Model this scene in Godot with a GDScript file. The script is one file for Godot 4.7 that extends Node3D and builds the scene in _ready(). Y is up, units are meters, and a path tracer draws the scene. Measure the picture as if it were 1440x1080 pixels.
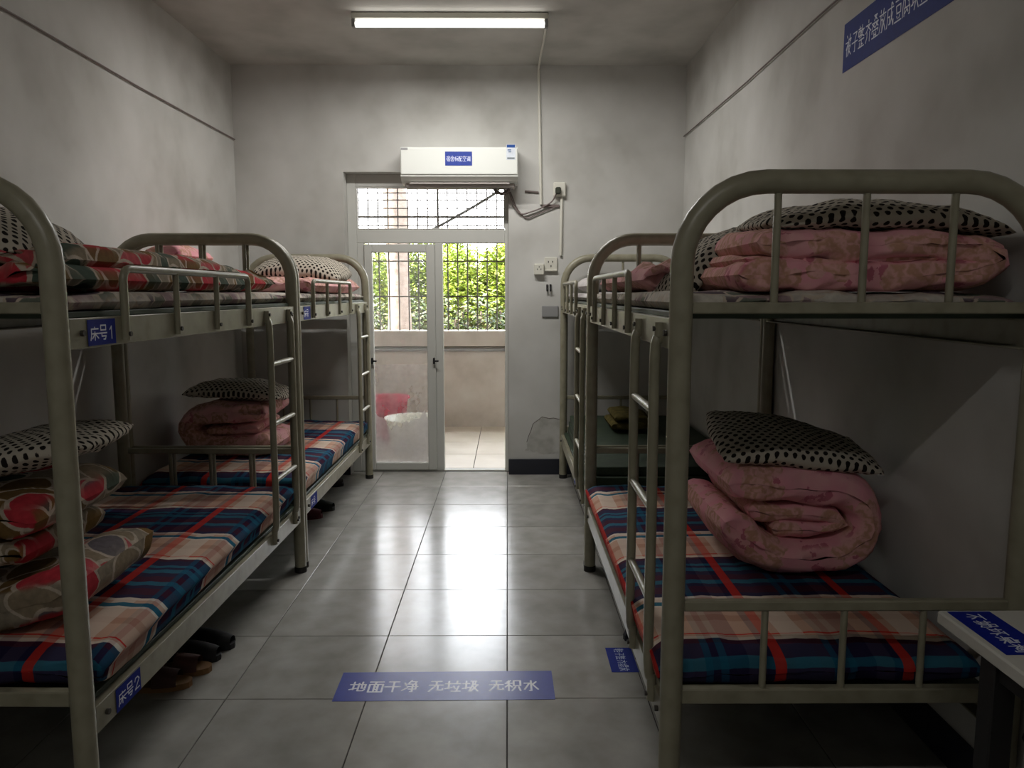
extends Node3D
# A dormitory room with four steel bunk beds, seen down the aisle towards a balcony door.
# World: x right, y up, the aisle runs along -z. Helper P(x, y, depth) flips the depth.

const ZB := 5.914       # inner face of the wall with the balcony door
const XL := -2.07       # left wall
const XR := 1.345       # right wall
const HC := 3.127       # ceiling
const ZN := -1.5        # wall behind the camera
const BW := 0.885       # bunk width between post centres
const BL := 1.934       # bunk length between post centres

var M := {}
var used := {}
var rng := RandomNumberGenerator.new()

func P(x: float, y: float, z: float) -> Vector3:
	return Vector3(x, y, -z)

# ---------------------------------------------------------------- camera, sky, light
func setup() -> void:
	var cam := Camera3D.new()
	cam.name = "camera"
	cam.fov = rad_to_deg(2.0 * atan(540.0 / 1065.8))
	cam.position = Vector3(0, 1.43, 0)
	cam.rotation = Vector3(-0.1186, -0.0056, 0)
	cam.near = 0.02
	cam.far = 200.0
	add_child(cam)
	cam.current = true
	var env := Environment.new()
	env.background_mode = Environment.BG_SKY
	var sky := Sky.new()
	var sm := ProceduralSkyMaterial.new()
	sm.sky_top_color = Color(0.93, 0.96, 1.0)
	sm.sky_horizon_color = Color(1.0, 0.99, 0.98)
	sm.ground_horizon_color = Color(0.75, 0.74, 0.72)
	sm.ground_bottom_color = Color(0.5, 0.5, 0.48)
	sm.sky_curve = 0.3
	sm.energy_multiplier = 13.0
	sky.sky_material = sm
	env.sky = sky
	env.ambient_light_source = Environment.AMBIENT_SOURCE_DISABLED
	env.tonemap_mode = Environment.TONE_MAPPER_LINEAR
	env.tonemap_exposure = 1.0
	env.sdfgi_enabled = true
	env.ssao_enabled = true
	env.ssil_enabled = true
	var we := WorldEnvironment.new()
	we.name = "environment"
	we.environment = env
	add_child(we)
	var sun := DirectionalLight3D.new()
	sun.name = "sun"
	sun.light_color = Color(1.0, 0.96, 0.88)
	sun.light_energy = 9.0
	sun.light_angular_distance = 6.0
	sun.shadow_enabled = true
	add_child(sun)
	sun.look_at_from_position(Vector3.ZERO, Vector3(0.75, -1.0, -0.12), Vector3.UP)

# ---------------------------------------------------------------- naming
func numbered(called: String) -> String:
	if not used.has(called):
		used[called] = 0
		return called
	used[called] += 1
	return "%s_%03d" % [called, used[called]]

func tag(o: Node, label: String, category: String, group := "", kind := "") -> void:
	if label: o.set_meta("label", label)
	if category: o.set_meta("category", category)
	if group: o.set_meta("group", group)
	if kind: o.set_meta("kind", kind)

func thing(called: String, label: String, category: String, at := Vector3.ZERO, turn := 0.0, group := "") -> Node3D:
	var o := Node3D.new()
	o.name = numbered(called)
	add_child(o)
	o.position = at
	o.rotation.y = turn
	tag(o, label, category, group)
	return o

func obj(called: String, st, m: Material, parent: Node = null) -> MeshInstance3D:
	var o := MeshInstance3D.new()
	o.mesh = st if st is Mesh else st.commit()
	o.material_override = m
	if parent == null or parent == self:
		o.name = numbered(called)
		add_child(o)
	else:
		o.name = called
		parent.add_child(o, true)
	return o

func struct(called: String, st, m: Material, label := "") -> MeshInstance3D:
	var o := obj(called, st, m)
	o.set_meta("kind", "structure")
	if label: o.set_meta("label", label)
	return o

# ---------------------------------------------------------------- shapes
func mb() -> SurfaceTool:
	var st := SurfaceTool.new()
	st.begin(Mesh.PRIMITIVE_TRIANGLES)
	return st

func done(st: SurfaceTool) -> ArrayMesh:
	st.generate_normals()
	return st.commit()

func tri(st: SurfaceTool, a: Vector3, b: Vector3, c: Vector3, ua := Vector2.ZERO, ub := Vector2.ZERO, uc := Vector2.ZERO) -> void:
	st.set_uv(ua); st.add_vertex(a)
	st.set_uv(uc); st.add_vertex(c)
	st.set_uv(ub); st.add_vertex(b)

func quad(st: SurfaceTool, a: Vector3, b: Vector3, c: Vector3, d: Vector3, ua := Vector2(0, 1), ub := Vector2(1, 1), uc := Vector2(1, 0), ud := Vector2(0, 0)) -> void:
	tri(st, a, b, c, ua, ub, uc)
	tri(st, a, c, d, ua, uc, ud)

# chamfered box; every face flat
func box(st: SurfaceTool, c: Vector3, s: Vector3, bev := 0.0, b := Basis()) -> void:
	st.set_smooth_group(-1)
	var h := s * 0.5
	var k := minf(bev, minf(h.x, minf(h.y, h.z)) * 0.9)
	var ax := [Vector3.RIGHT, Vector3.UP, Vector3.BACK]
	var pt := func(sx: float, sy: float, sz: float, face: int) -> Vector3:
		var v := Vector3(sx * (h.x - k), sy * (h.y - k), sz * (h.z - k))
		v += ax[face] * k * [sx, sy, sz][face]
		return c + b * v
	for f in 3:
		for s1 in [-1.0, 1.0]:
			var q := []
			for e in [[-1.0, -1.0], [1.0, -1.0], [1.0, 1.0], [-1.0, 1.0]]:
				var g := [0.0, 0.0, 0.0]
				g[f] = s1
				g[(f + 1) % 3] = e[0]
				g[(f + 2) % 3] = e[1]
				q.append(pt.call(g[0], g[1], g[2], f))
			if s1 > 0: quad(st, q[0], q[1], q[2], q[3])
			else: quad(st, q[3], q[2], q[1], q[0])
	if k <= 0.0: return
	for f in 3:            # edges parallel to axis f
		var f1 := (f + 1) % 3
		var f2 := (f + 2) % 3
		for s1 in [-1.0, 1.0]:
			for s2 in [-1.0, 1.0]:
				var lo := [0.0, 0.0, 0.0]
				var hi := [0.0, 0.0, 0.0]
				lo[f] = -1.0; hi[f] = 1.0
				lo[f1] = s1; hi[f1] = s1
				lo[f2] = s2; hi[f2] = s2
				var a: Vector3 = pt.call(lo[0], lo[1], lo[2], f1)
				var d: Vector3 = pt.call(lo[0], lo[1], lo[2], f2)
				var a2: Vector3 = pt.call(hi[0], hi[1], hi[2], f1)
				var d2: Vector3 = pt.call(hi[0], hi[1], hi[2], f2)
				if s1 * s2 < 0: quad(st, a, d, d2, a2)
				else: quad(st, d, a, a2, d2)
	for s0 in [-1.0, 1.0]:
		for s1 in [-1.0, 1.0]:
			for s2 in [-1.0, 1.0]:
				var a: Vector3 = pt.call(s0, s1, s2, 0)
				var d: Vector3 = pt.call(s0, s1, s2, 1)
				var e: Vector3 = pt.call(s0, s1, s2, 2)
				if s0 * s1 * s2 > 0: tri(st, a, d, e)
				else: tri(st, a, e, d)

func bx(c: Vector3, s: Vector3, bev := 0.0) -> ArrayMesh:
	var st := mb()
	box(st, c, s, bev)
	return done(st)

# box between two depth/height/width limits in P coordinates
func slab(x0: float, x1: float, y0: float, y1: float, z0: float, z1: float, bev := 0.0) -> ArrayMesh:
	return bx(P((x0 + x1) / 2, (y0 + y1) / 2, (z0 + z1) / 2), Vector3(absf(x1 - x0), absf(y1 - y0), absf(z1 - z0)), bev)

func tube(st: SurfaceTool, pts: Array, r: float, n := 12, flat_end := 1.0) -> void:
	st.set_smooth_group(0)
	var rings := []
	var up := Vector3.UP
	var last_x := Vector3.ZERO
	for i in pts.size():
		var t: Vector3
		if i == 0: t = pts[1] - pts[0]
		elif i == pts.size() - 1: t = pts[i] - pts[i - 1]
		else: t = (pts[i + 1] - pts[i]).normalized() + (pts[i] - pts[i - 1]).normalized()
		t = t.normalized()
		var x: Vector3
		if last_x == Vector3.ZERO:
			x = t.cross(up if absf(t.y) < 0.9 else Vector3.RIGHT).normalized()
		else:
			x = (last_x - t * last_x.dot(t)).normalized()
		last_x = x
		var y := t.cross(x)
		var ring := []
		for k in n:
			var a := TAU * k / n
			ring.append(pts[i] + (x * cos(a) + y * sin(a)) * r)
		rings.append(ring)
	for i in rings.size() - 1:
		for k in n:
			var k2 := (k + 1) % n
			quad(st, rings[i][k], rings[i][k2], rings[i + 1][k2], rings[i + 1][k])
	st.set_smooth_group(-1)
	for k in n:
		var k2 := (k + 1) % n
		tri(st, pts[0], rings[0][k2], rings[0][k])
		tri(st, pts[-1], rings[-1][k], rings[-1][k2])

func rod(pts: Array, r: float, n := 12) -> ArrayMesh:
	var st := mb()
	tube(st, pts, r, n)
	return done(st)

func curve_pts(ctrl: Array, steps := 8) -> Array:
	var c := Curve3D.new()
	for i in ctrl.size():
		var a: Vector3 = ctrl[maxi(i - 1, 0)]
		var b: Vector3 = ctrl[mini(i + 1, ctrl.size() - 1)]
		var t := (b - a) / 6.0
		c.add_point(ctrl[i], -t, t)
	var out := []
	for i in (ctrl.size() - 1) * steps + 1:
		out.append(c.sample(int(float(i) / steps) if i < (ctrl.size() - 1) * steps else ctrl.size() - 2, fmod(float(i) / steps, 1.0) if i < (ctrl.size() - 1) * steps else 1.0))
	return out

# lathe round y: profile of (radius, height)
func lathe(st: SurfaceTool, prof: Array, at := Vector3.ZERO, n := 24) -> void:
	st.set_smooth_group(0)
	for i in prof.size() - 1:
		for k in n:
			var a0 := TAU * k / n
			var a1 := TAU * (k + 1) / n
			var p := func(j: int, a: float) -> Vector3: return at + Vector3(cos(a) * prof[j].x, prof[j].y, -sin(a) * prof[j].x)
			quad(st, p.call(i, a0), p.call(i, a1), p.call(i + 1, a1), p.call(i + 1, a0))

# extrude a polygon (x, y) along z from z0 to z1 (flat faces)
func prism(st: SurfaceTool, poly: PackedVector2Array, z0: float, z1: float) -> void:
	st.set_smooth_group(-1)
	var idx := Geometry2D.triangulate_polygon(poly)
	var ccw := not Geometry2D.is_polygon_clockwise(poly)
	for i in range(0, idx.size(), 3):
		var a := poly[idx[i]]
		var b := poly[idx[i + 1]]
		var c := poly[idx[i + 2]]
		if (b - a).cross(c - a) < 0:
			var t := b; b = c; c = t
		tri(st, Vector3(a.x, a.y, z1), Vector3(b.x, b.y, z1), Vector3(c.x, c.y, z1))
		tri(st, Vector3(a.x, a.y, z0), Vector3(c.x, c.y, z0), Vector3(b.x, b.y, z0))
	for i in poly.size():
		var a := poly[i]
		var b := poly[(i + 1) % poly.size()]
		if (poly.size() > 0) and _area(poly) < 0:
			var t := a; a = b; b = t
		quad(st, Vector3(a.x, a.y, z0), Vector3(b.x, b.y, z0), Vector3(b.x, b.y, z1), Vector3(a.x, a.y, z1))

func _area(p: PackedVector2Array) -> float:
	var s := 0.0
	for i in p.size(): s += p[i].cross(p[(i + 1) % p.size()])
	return s

# ---- soft goods: a thick padded sheet swept along a path in the (x, y) plane, with a depth along z
func padded(path: Array, thick: float, z0: float, z1: float, wrinkle := 0.006, sd := 1, uvs := 1.0, edge := 0.35, nose := 0.5, sag := 0.0) -> ArrayMesh:
	var st := mb()
	var fine := FastNoiseLite.new()
	fine.seed = sd
	fine.frequency = 5.5
	fine.fractal_octaves = 3
	var c2 := Curve2D.new()
	for i in path.size():
		var a: Vector2 = path[maxi(i - 1, 0)]
		var b: Vector2 = path[mini(i + 1, path.size() - 1)]
		var t := (b - a) / 6.0
		c2.add_point(path[i], -t, t)
	c2.bake_interval = 0.01
	var total := c2.get_baked_length()
	var n := clampi(int(total / 0.022), 24, 110)
	var m := 36
	var zc := (z0 + z1) / 2
	var half := absf(z1 - z0) / 2
	var low := 1e9
	for p in path: low = minf(low, p.y - thick * 0.5)
	var rings := []
	var uvr := []
	for i in n + 1:
		var f := float(i) / n
		f = lerpf(f, 0.5 - 0.5 * cos(f * PI), 0.45)
		var s := total * f
		var c := c2.sample_baked(s, true)
		var e := 0.006
		var t := (c2.sample_baked(minf(s + e, total), true) - c2.sample_baked(maxf(s - e, 0.0), true)).normalized()
		var nm := Vector2(-t.y, t.x)
		var reach := thick * nose
		var k := clampf(minf(s, total - s) / reach, 0.0, 1.0)
		var th := thick * 0.5 * sqrt(maxf(1.0 - (1.0 - k) * (1.0 - k), 0.0))
		var ring := []
		var uv := []
		for j in m + 1:
			var a := TAU * (j % m) / m
			var sn := sin(a)
			var cs := cos(a)
			var on := signf(sn) * pow(absf(sn), 0.55) * th
			var oz := signf(cs) * pow(absf(cs), edge) * half
			var w := fine.get_noise_3d(c.x + nm.x * on * 3.0, c.y * 1.3 + nm.y * on * 3.0 + sd, oz) * wrinkle
			var w2 := fine.get_noise_3d(s * 0.6 + 7.0, oz * 0.6, float(sd) + signf(sn)) * wrinkle * 1.6
			var q := c + nm * (on + (w + w2) * (1.0 if on >= 0 else -1.0) * clampf(th / thick * 2.0, 0, 1))
			var sg := -sag * (1.0 - pow(absf(oz) / half, 2.0))
			ring.append(Vector3(q.x, maxf(q.y + sg, low), zc + oz + fine.get_noise_3d(c.x * 1.5, c.y * 1.5, float(j) * 0.02 + sd) * wrinkle * 1.5))
			uv.append(Vector2(s, oz + on * 0.9) * uvs)
		rings.append(ring)
		uvr.append(uv)
	st.set_smooth_group(0)
	for i in n:
		for j in m:
			quad(st, rings[i][j], rings[i][j + 1], rings[i + 1][j + 1], rings[i + 1][j], uvr[i][j], uvr[i][j + 1], uvr[i + 1][j + 1], uvr[i + 1][j])
	st.generate_normals()
	return st.commit()

# pillow lying in x-z, centred; bend bows its long axis down by that much at the ends, sag dents the middle
func pillow_mesh(ln: float, wd: float, th: float, sd := 1, bend := 0.0, uvs := 1.0, tilt := 0.0) -> ArrayMesh:
	var st := mb()
	var ns := FastNoiseLite.new()
	ns.seed = sd
	ns.frequency = 4.0
	var n := 26
	st.set_smooth_group(0)
	for face in [1.0, -1.0]:
		var g := []
		var us := []
		for i in n + 1:
			var row := []
			var ur := []
			for j in n + 1:
				var u := -cos(PI * i / n)
				var v := -cos(PI * j / n)
				var x := u * ln / 2 * sqrt(1.0 - 0.14 * v * v)
				var z := v * wd / 2 * sqrt(1.0 - 0.14 * u * u)
				var h := th / 2 * pow(maxf(1.0 - pow(absf(u), 2.8), 0.0), 0.5) * pow(maxf(1.0 - pow(absf(v), 2.8), 0.0), 0.5)
				var y: float = face * h * (1.0 if face > 0 else 0.7) + ns.get_noise_2d(x * 1.3, z * 1.3) * 0.014 + ns.get_noise_2d(x * 4.0, z * 4.0 + 9.0) * 0.006
				y -= bend * u * u
				y += tilt * u * v
				row.append(Vector3(x, y, z))
				ur.append(Vector2(x, z * (1.0)) * uvs + Vector2(0.5, 0.5))
			g.append(row)
			us.append(ur)
		for i in n:
			for j in n:
				if face > 0: quad(st, g[i][j], g[i][j + 1], g[i + 1][j + 1], g[i + 1][j], us[i][j], us[i][j + 1], us[i + 1][j + 1], us[i + 1][j])
				else: quad(st, g[i][j], g[i + 1][j], g[i + 1][j + 1], g[i][j + 1], us[i][j], us[i + 1][j], us[i + 1][j + 1], us[i][j + 1])
	st.generate_normals()
	return st.commit()

# ---------------------------------------------------------------- textures
func noise_tex(sd: int, freq: float, ramp: Array, octaves := 4, size := 512) -> NoiseTexture2D:
	var nz := FastNoiseLite.new()
	nz.seed = sd
	nz.frequency = freq
	nz.fractal_octaves = octaves
	var g := Gradient.new()
	g.offsets = PackedFloat32Array(ramp.map(func(r): return r[0]))
	g.colors = PackedColorArray(ramp.map(func(r): return r[1]))
	var t := NoiseTexture2D.new()
	t.width = size
	t.height = size
	t.seamless = true
	t.noise = nz
	t.color_ramp = g
	return t

func paint(w: int, h: int, f: Callable) -> ImageTexture:
	var d := PackedByteArray()
	d.resize(w * h * 4)
	var k := 0
	for y in h:
		for x in w:
			var c: Color = f.call(x, y)
			d[k] = clampi(int(c.r * 255.0), 0, 255)
			d[k + 1] = clampi(int(c.g * 255.0), 0, 255)
			d[k + 2] = clampi(int(c.b * 255.0), 0, 255)
			d[k + 3] = clampi(int(c.a * 255.0), 0, 255)
			k += 4
	return ImageTexture.create_from_image(Image.create_from_data(w, h, false, Image.FORMAT_RGBA8, d))

func mat(color: Color, rough := 0.6, tex: Texture2D = null, spec := 0.5, metal := 0.0) -> StandardMaterial3D:
	var m := StandardMaterial3D.new()
	m.albedo_color = color
	m.roughness = rough
	m.metallic = metal
	m.metallic_specular = spec
	if tex: m.albedo_texture = tex
	return m

func tri_mat(color: Color, rough: float, tex: Texture2D, scale: float, spec := 0.5) -> StandardMaterial3D:
	var m := mat(color, rough, tex, spec)
	m.uv1_triplanar = true
	m.uv1_world_triplanar = true
	m.uv1_scale = Vector3.ONE * scale
	return m

func cloth(tex: Texture2D, scale: float) -> StandardMaterial3D:
	var m := mat(Color.WHITE, 0.95, tex, 0.2)
	m.uv1_triplanar = true
	m.uv1_scale = Vector3.ONE * scale
	m.uv1_triplanar_sharpness = 4.0
	return m

func c8(r: float, g: float, b: float) -> Color:
	return Color(r / 255.0, g / 255.0, b / 255.0)

# strokes of the characters on a 10 x 10 grid (pairs of x, y digits; y runs down)
const EARTH := "0343 2127 0746 "
const TREE := "0343 2129 2406 2446 "
const HAND := "0343 212919 0746 "
const GLYPH := {
	"地": EARTH + "43939686 7176 52588897", "面": "1191 5143 1393991913 4349 6369 4565 4767", "干": "2181 0595 5159",
	"净": "1224 0836 5033 518173 43838747 3595 636959", "无": "2181 1494 515419 64689897",
	"垃": EARTH + "7172 5393 5567 8578 4999", "圾": EARTH + "5181 616449 81749459 6599",
	"积": "3112 " + TREE + "5191955551 6649 8699", "水": "515949 134318 8264 5398",
	"床": "5152 1292 121609 2595 5459 5528 5598", "号": "2080832320 0595 3537877959", "1": "5159 5133", "2": "233161832989",
	"不": "1191 6117 5459 6588", "损": HAND + "5080835350 48449498 656749 7899", "坏": EARTH + "4191 7146 7479 7597",
	"桌": "5052 5181 2282852522 2484 0696 5659 5619 5699", "椅": TREE + "4191 6043 7193 3494 5575775755 949989",
	"宿": "5051 12119192 3206 2429 4393 6345 4595994945 4797", "舍": "5004 5094 3373 1595 5356 2787892927",
	"标": TREE + "5191 4494 7479 5548 8598", "配": "0141 0343490903 1115 3135 0747 51919454 54599997",
	"空": "5051 12119192 4224 6284 2585 5559 1999", "调": "1122 04242837 414639 41919989 5383 7275 5585 5686885856",
	"鞋": "0141 1013 3033 0343450503 2329 0747 5292 7174 5494 5696 7578 4999", "子": "218154 545949 0595",
	"摆": HAND + "5090935350 6063 8083 5595 7477 4797 675999", "放": "2021 0242 222509 24444939 6053 5292 8349 5499",
	"整": "0141 2025 0242440402 6053 5292 8245 5495 1696 5659 5878 2729 0999", "齐": "5051 1292 7215 3295 353719 7579",
	"叠": "3070 7032 3072 0343 4305 0345 5393 9355 5395 07069697 3739 6769 3868 0999",
	"成": "1292 121609 15454838 60659997 8458 7081", "豆": "1191 2383863623 3748 7768 0999",
	"腐": "5051 1191 110609 3223 3236 5292 8286 6374 2926969989 5738 5678", "块": EARTH + "528285 4595 606549 6599",
	"且": "2028 207078 2373 2575 0999", "长": "7142 2028 0494 2847 5498", "被": "2031 034316 2529 3446 529283 525549 7075 558549 6799",
	"有": "1292 4109 3439 34848979 3686 3888",
}

func ink(d: PackedByteArray, w: int, h: int, a: Vector2, b: Vector2, r: float, c: Color) -> void:
	for y in range(maxi(0, int(minf(a.y, b.y) - r - 1)), mini(h, int(maxf(a.y, b.y) + r + 2))):
		for x in range(maxi(0, int(minf(a.x, b.x) - r - 1)), mini(w, int(maxf(a.x, b.x) + r + 2))):
			var p := Vector2(x, y)
			var q := Geometry2D.get_closest_point_to_segment(p, a, b)
			var k := clampf(r + 0.5 - p.distance_to(q), 0.0, 1.0)
			if k > 0.0:
				var o := (y * w + x) * 4
				d[o] = int(lerpf(d[o], c.r * 255.0, k))
				d[o + 1] = int(lerpf(d[o + 1], c.g * 255.0, k))
				d[o + 2] = int(lerpf(d[o + 2], c.b * 255.0, k))

# a printed sign: text in cells; lay = [x of first cell, y, cell width, cell height, advance], in pixels
func sign_tex(w: int, h: int, text: String, lay: Array, bg: Color, fg: Color, weight := 0.5) -> ImageTexture:
	var d := PackedByteArray()
	d.resize(w * h * 4)
	var nz := FastNoiseLite.new()
	nz.frequency = 0.02
	for i in w * h:
		var k := 1.0 + 0.06 * nz.get_noise_2d(i % w, i / w)
		d[i * 4] = clampi(int(bg.r * 255.0 * k), 0, 255)
		d[i * 4 + 1] = clampi(int(bg.g * 255.0 * k), 0, 255)
		d[i * 4 + 2] = clampi(int(bg.b * 255.0 * k), 0, 255)
		d[i * 4 + 3] = 255
	var x: float = lay[0]
	for ch in text:
		if GLYPH.has(ch):
			for stroke in String(GLYPH[ch]).split(" ", false):
				for i in range(0, stroke.length() - 3, 2):
					var a := Vector2(x + (int(stroke[i]) + 0.5) / 10.0 * lay[2], lay[1] + (int(stroke[i + 1]) + 0.5) / 10.0 * lay[3])
					var b := Vector2(x + (int(stroke[i + 2]) + 0.5) / 10.0 * lay[2], lay[1] + (int(stroke[i + 3]) + 0.5) / 10.0 * lay[3])
					ink(d, w, h, a, b, lay[2] / 10.0 * weight, fg)
			x += lay[4]
		else:
			x += lay[4] * 0.45
	return ImageTexture.create_from_image(Image.create_from_data(w, h, false, Image.FORMAT_RGBA8, d))

# woven plaid; one repeat = 0.34 m across the bed (u) by 0.64 m along it (v)
func plaid_tex() -> ImageTexture:
	var w := 256
	var h := 480
	var cream := c8(206, 168, 146)
	var pale := c8(226, 212, 196)
	var plum := c8(62, 26, 48)
	var navy := c8(36, 34, 66)
	var teal := c8(34, 96, 122)
	var red := c8(206, 50, 40)
	var weft := [[0.03, plum], [0.10, navy], [0.13, teal], [0.16, navy], [0.21, teal], [0.26, navy], [0.33, plum], [0.38, teal], [0.42, navy], [0.50, plum], [0.54, navy], [0.565, pale], [0.60, cream], [0.615, teal], [0.64, teal], [0.66, pale], [0.76, cream], [0.82, c8(190, 146, 124)], [0.90, cream], [0.945, cream], [0.955, red], [0.975, cream], [1.0, pale]]
	var warp := [[0.06, navy], [0.15, red], [0.22, cream], [0.42, pale], [0.52, cream], [0.58, teal], [0.64, plum], [0.70, teal], [0.86, plum], [1.0, cream]]
	var at := func(b: Array, x: float) -> Color:
		for e in b:
			if x < e[0]: return e[1]
		return b[-1][1]
	var rows := []
	var cols := []
	for i in h: rows.append(at.call(weft, float(i) / h))
	for i in w: cols.append(at.call(warp, float(i) / w))
	return paint(w, h, func(x: int, y: int) -> Color:
		var a: Color = cols[x]
		var b: Color = rows[y]
		var light := b.v > 0.6
		var wv := 0.12
		if a == red: wv = 0.45 if light else 0.85
		elif a == pale: wv = 0.7 if light else 0.1
		elif a == teal: wv = 0.12 if light else 0.6
		elif light and (a == plum or a == navy): wv = 0.22
		var c := b.lerp(a, wv)
		var g := 0.96 + 0.05 * sin(x * 1.9) * sin(y * 2.1)
		return Color(c.r * g, c.g * g, c.b * g, 1))

# padded quilt with large overlapping petals in red, ochre, green and grey with pale outlines; one repeat = 0.6 m
func petal_tex(sd: int, pal: Array, ground: Color) -> ImageTexture:
	var n := 384
	var r := RandomNumberGenerator.new()
	r.seed = sd
	var ds := []
	for i in 34:
		ds.append([Vector2(r.randf(), r.randf()), r.randf_range(0.09, 0.17), r.randf_range(0.5, 0.8), r.randf() * PI, pal[r.randi() % pal.size()]])
	var nz := FastNoiseLite.new()
	nz.seed = sd
	nz.frequency = 0.05
	return paint(n, n, func(x: int, y: int) -> Color:
		var p := Vector2(float(x) / n, float(y) / n)
		var c := ground
		for d in ds:
			var q: Vector2 = p - d[0]
			q = Vector2(q.x - roundf(q.x), q.y - roundf(q.y)).rotated(d[3])
			var l: float = Vector2(q.x, q.y / d[2]).length() / d[1]
			if l < 0.86: c = d[4]
			elif l < 1.0: c = c8(186, 172, 156)
		var k := 1.0 + 0.12 * nz.get_noise_2d(x, y)
		return Color(c.r * k, c.g * k, c.b * k, 1))

# dusty pink cloth printed with roses in tan and brown and small magenta leaves; one repeat = 0.55 m
func rose_tex(sd: int, base: Color, rosec: Color) -> ImageTexture:
	var n := 384
	var r := RandomNumberGenerator.new()
	r.seed = sd
	var fl := []
	for i in 9:
		fl.append([Vector2(r.randf(), r.randf()), r.randf_range(0.10, 0.19), r.randf() * TAU])
	var nz := FastNoiseLite.new()
	nz.seed = sd
	nz.frequency = 0.025
	var n2 := FastNoiseLite.new()
	n2.seed = sd + 5
	n2.frequency = 0.012
	var leaf := c8(150, 52, 78)
	var pale := c8(228, 192, 180)
	return paint(n, n, func(x: int, y: int) -> Color:
		var p := Vector2(float(x) / n, float(y) / n)
		var c := base.lerp(pale, clampf(0.35 + n2.get_noise_2d(x, y), 0, 1) * 0.45)
		if n2.get_noise_2d(x + 300, y) > 0.32: c = c.lerp(leaf, 0.45)
		for f in fl:
			var q: Vector2 = p - f[0]
			q = Vector2(q.x - roundf(q.x), q.y - roundf(q.y))
			var ang: float = q.angle() + f[2]
			var edge: float = f[1] * (1.0 + 0.22 * sin(ang * 5.0))
			var l := q.length() + nz.get_noise_2d(x, y) * 0.035
			if l < edge:
				var ring := 0.5 + 0.5 * sin(l * 95.0 + ang * 1.5 + nz.get_noise_2d(x * 2, y * 2) * 3.0)
				c = rosec.lerp(base.lerp(pale, 0.5), ring * 0.85)
		return Color(c.r, c.g, c.b, 1))

# off-white pillow cloth with a staggered print of dark lozenges; one repeat = 0.30 m
func lozenge_tex(k: float) -> ImageTexture:
	var n := 256
	return paint(n, n, func(x: int, y: int) -> Color:
		var c := c8(184 * k, 176 * k, 162 * k)
		var u := float(x) / n * 8.0
		var v := float(y) / n * 14.0
		var row := int(floor(v))
		u += 0.5 * (row % 2)
		var q := Vector2(fposmod(u, 1.0) - 0.5, fposmod(v, 1.0) - 0.5)
		if pow(q.x / 0.27, 2.0) + pow(q.y / 0.36, 2.0) < 1.0 - 0.3 * absf(q.x): c = c8(36, 32, 30)
		return c)

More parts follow.
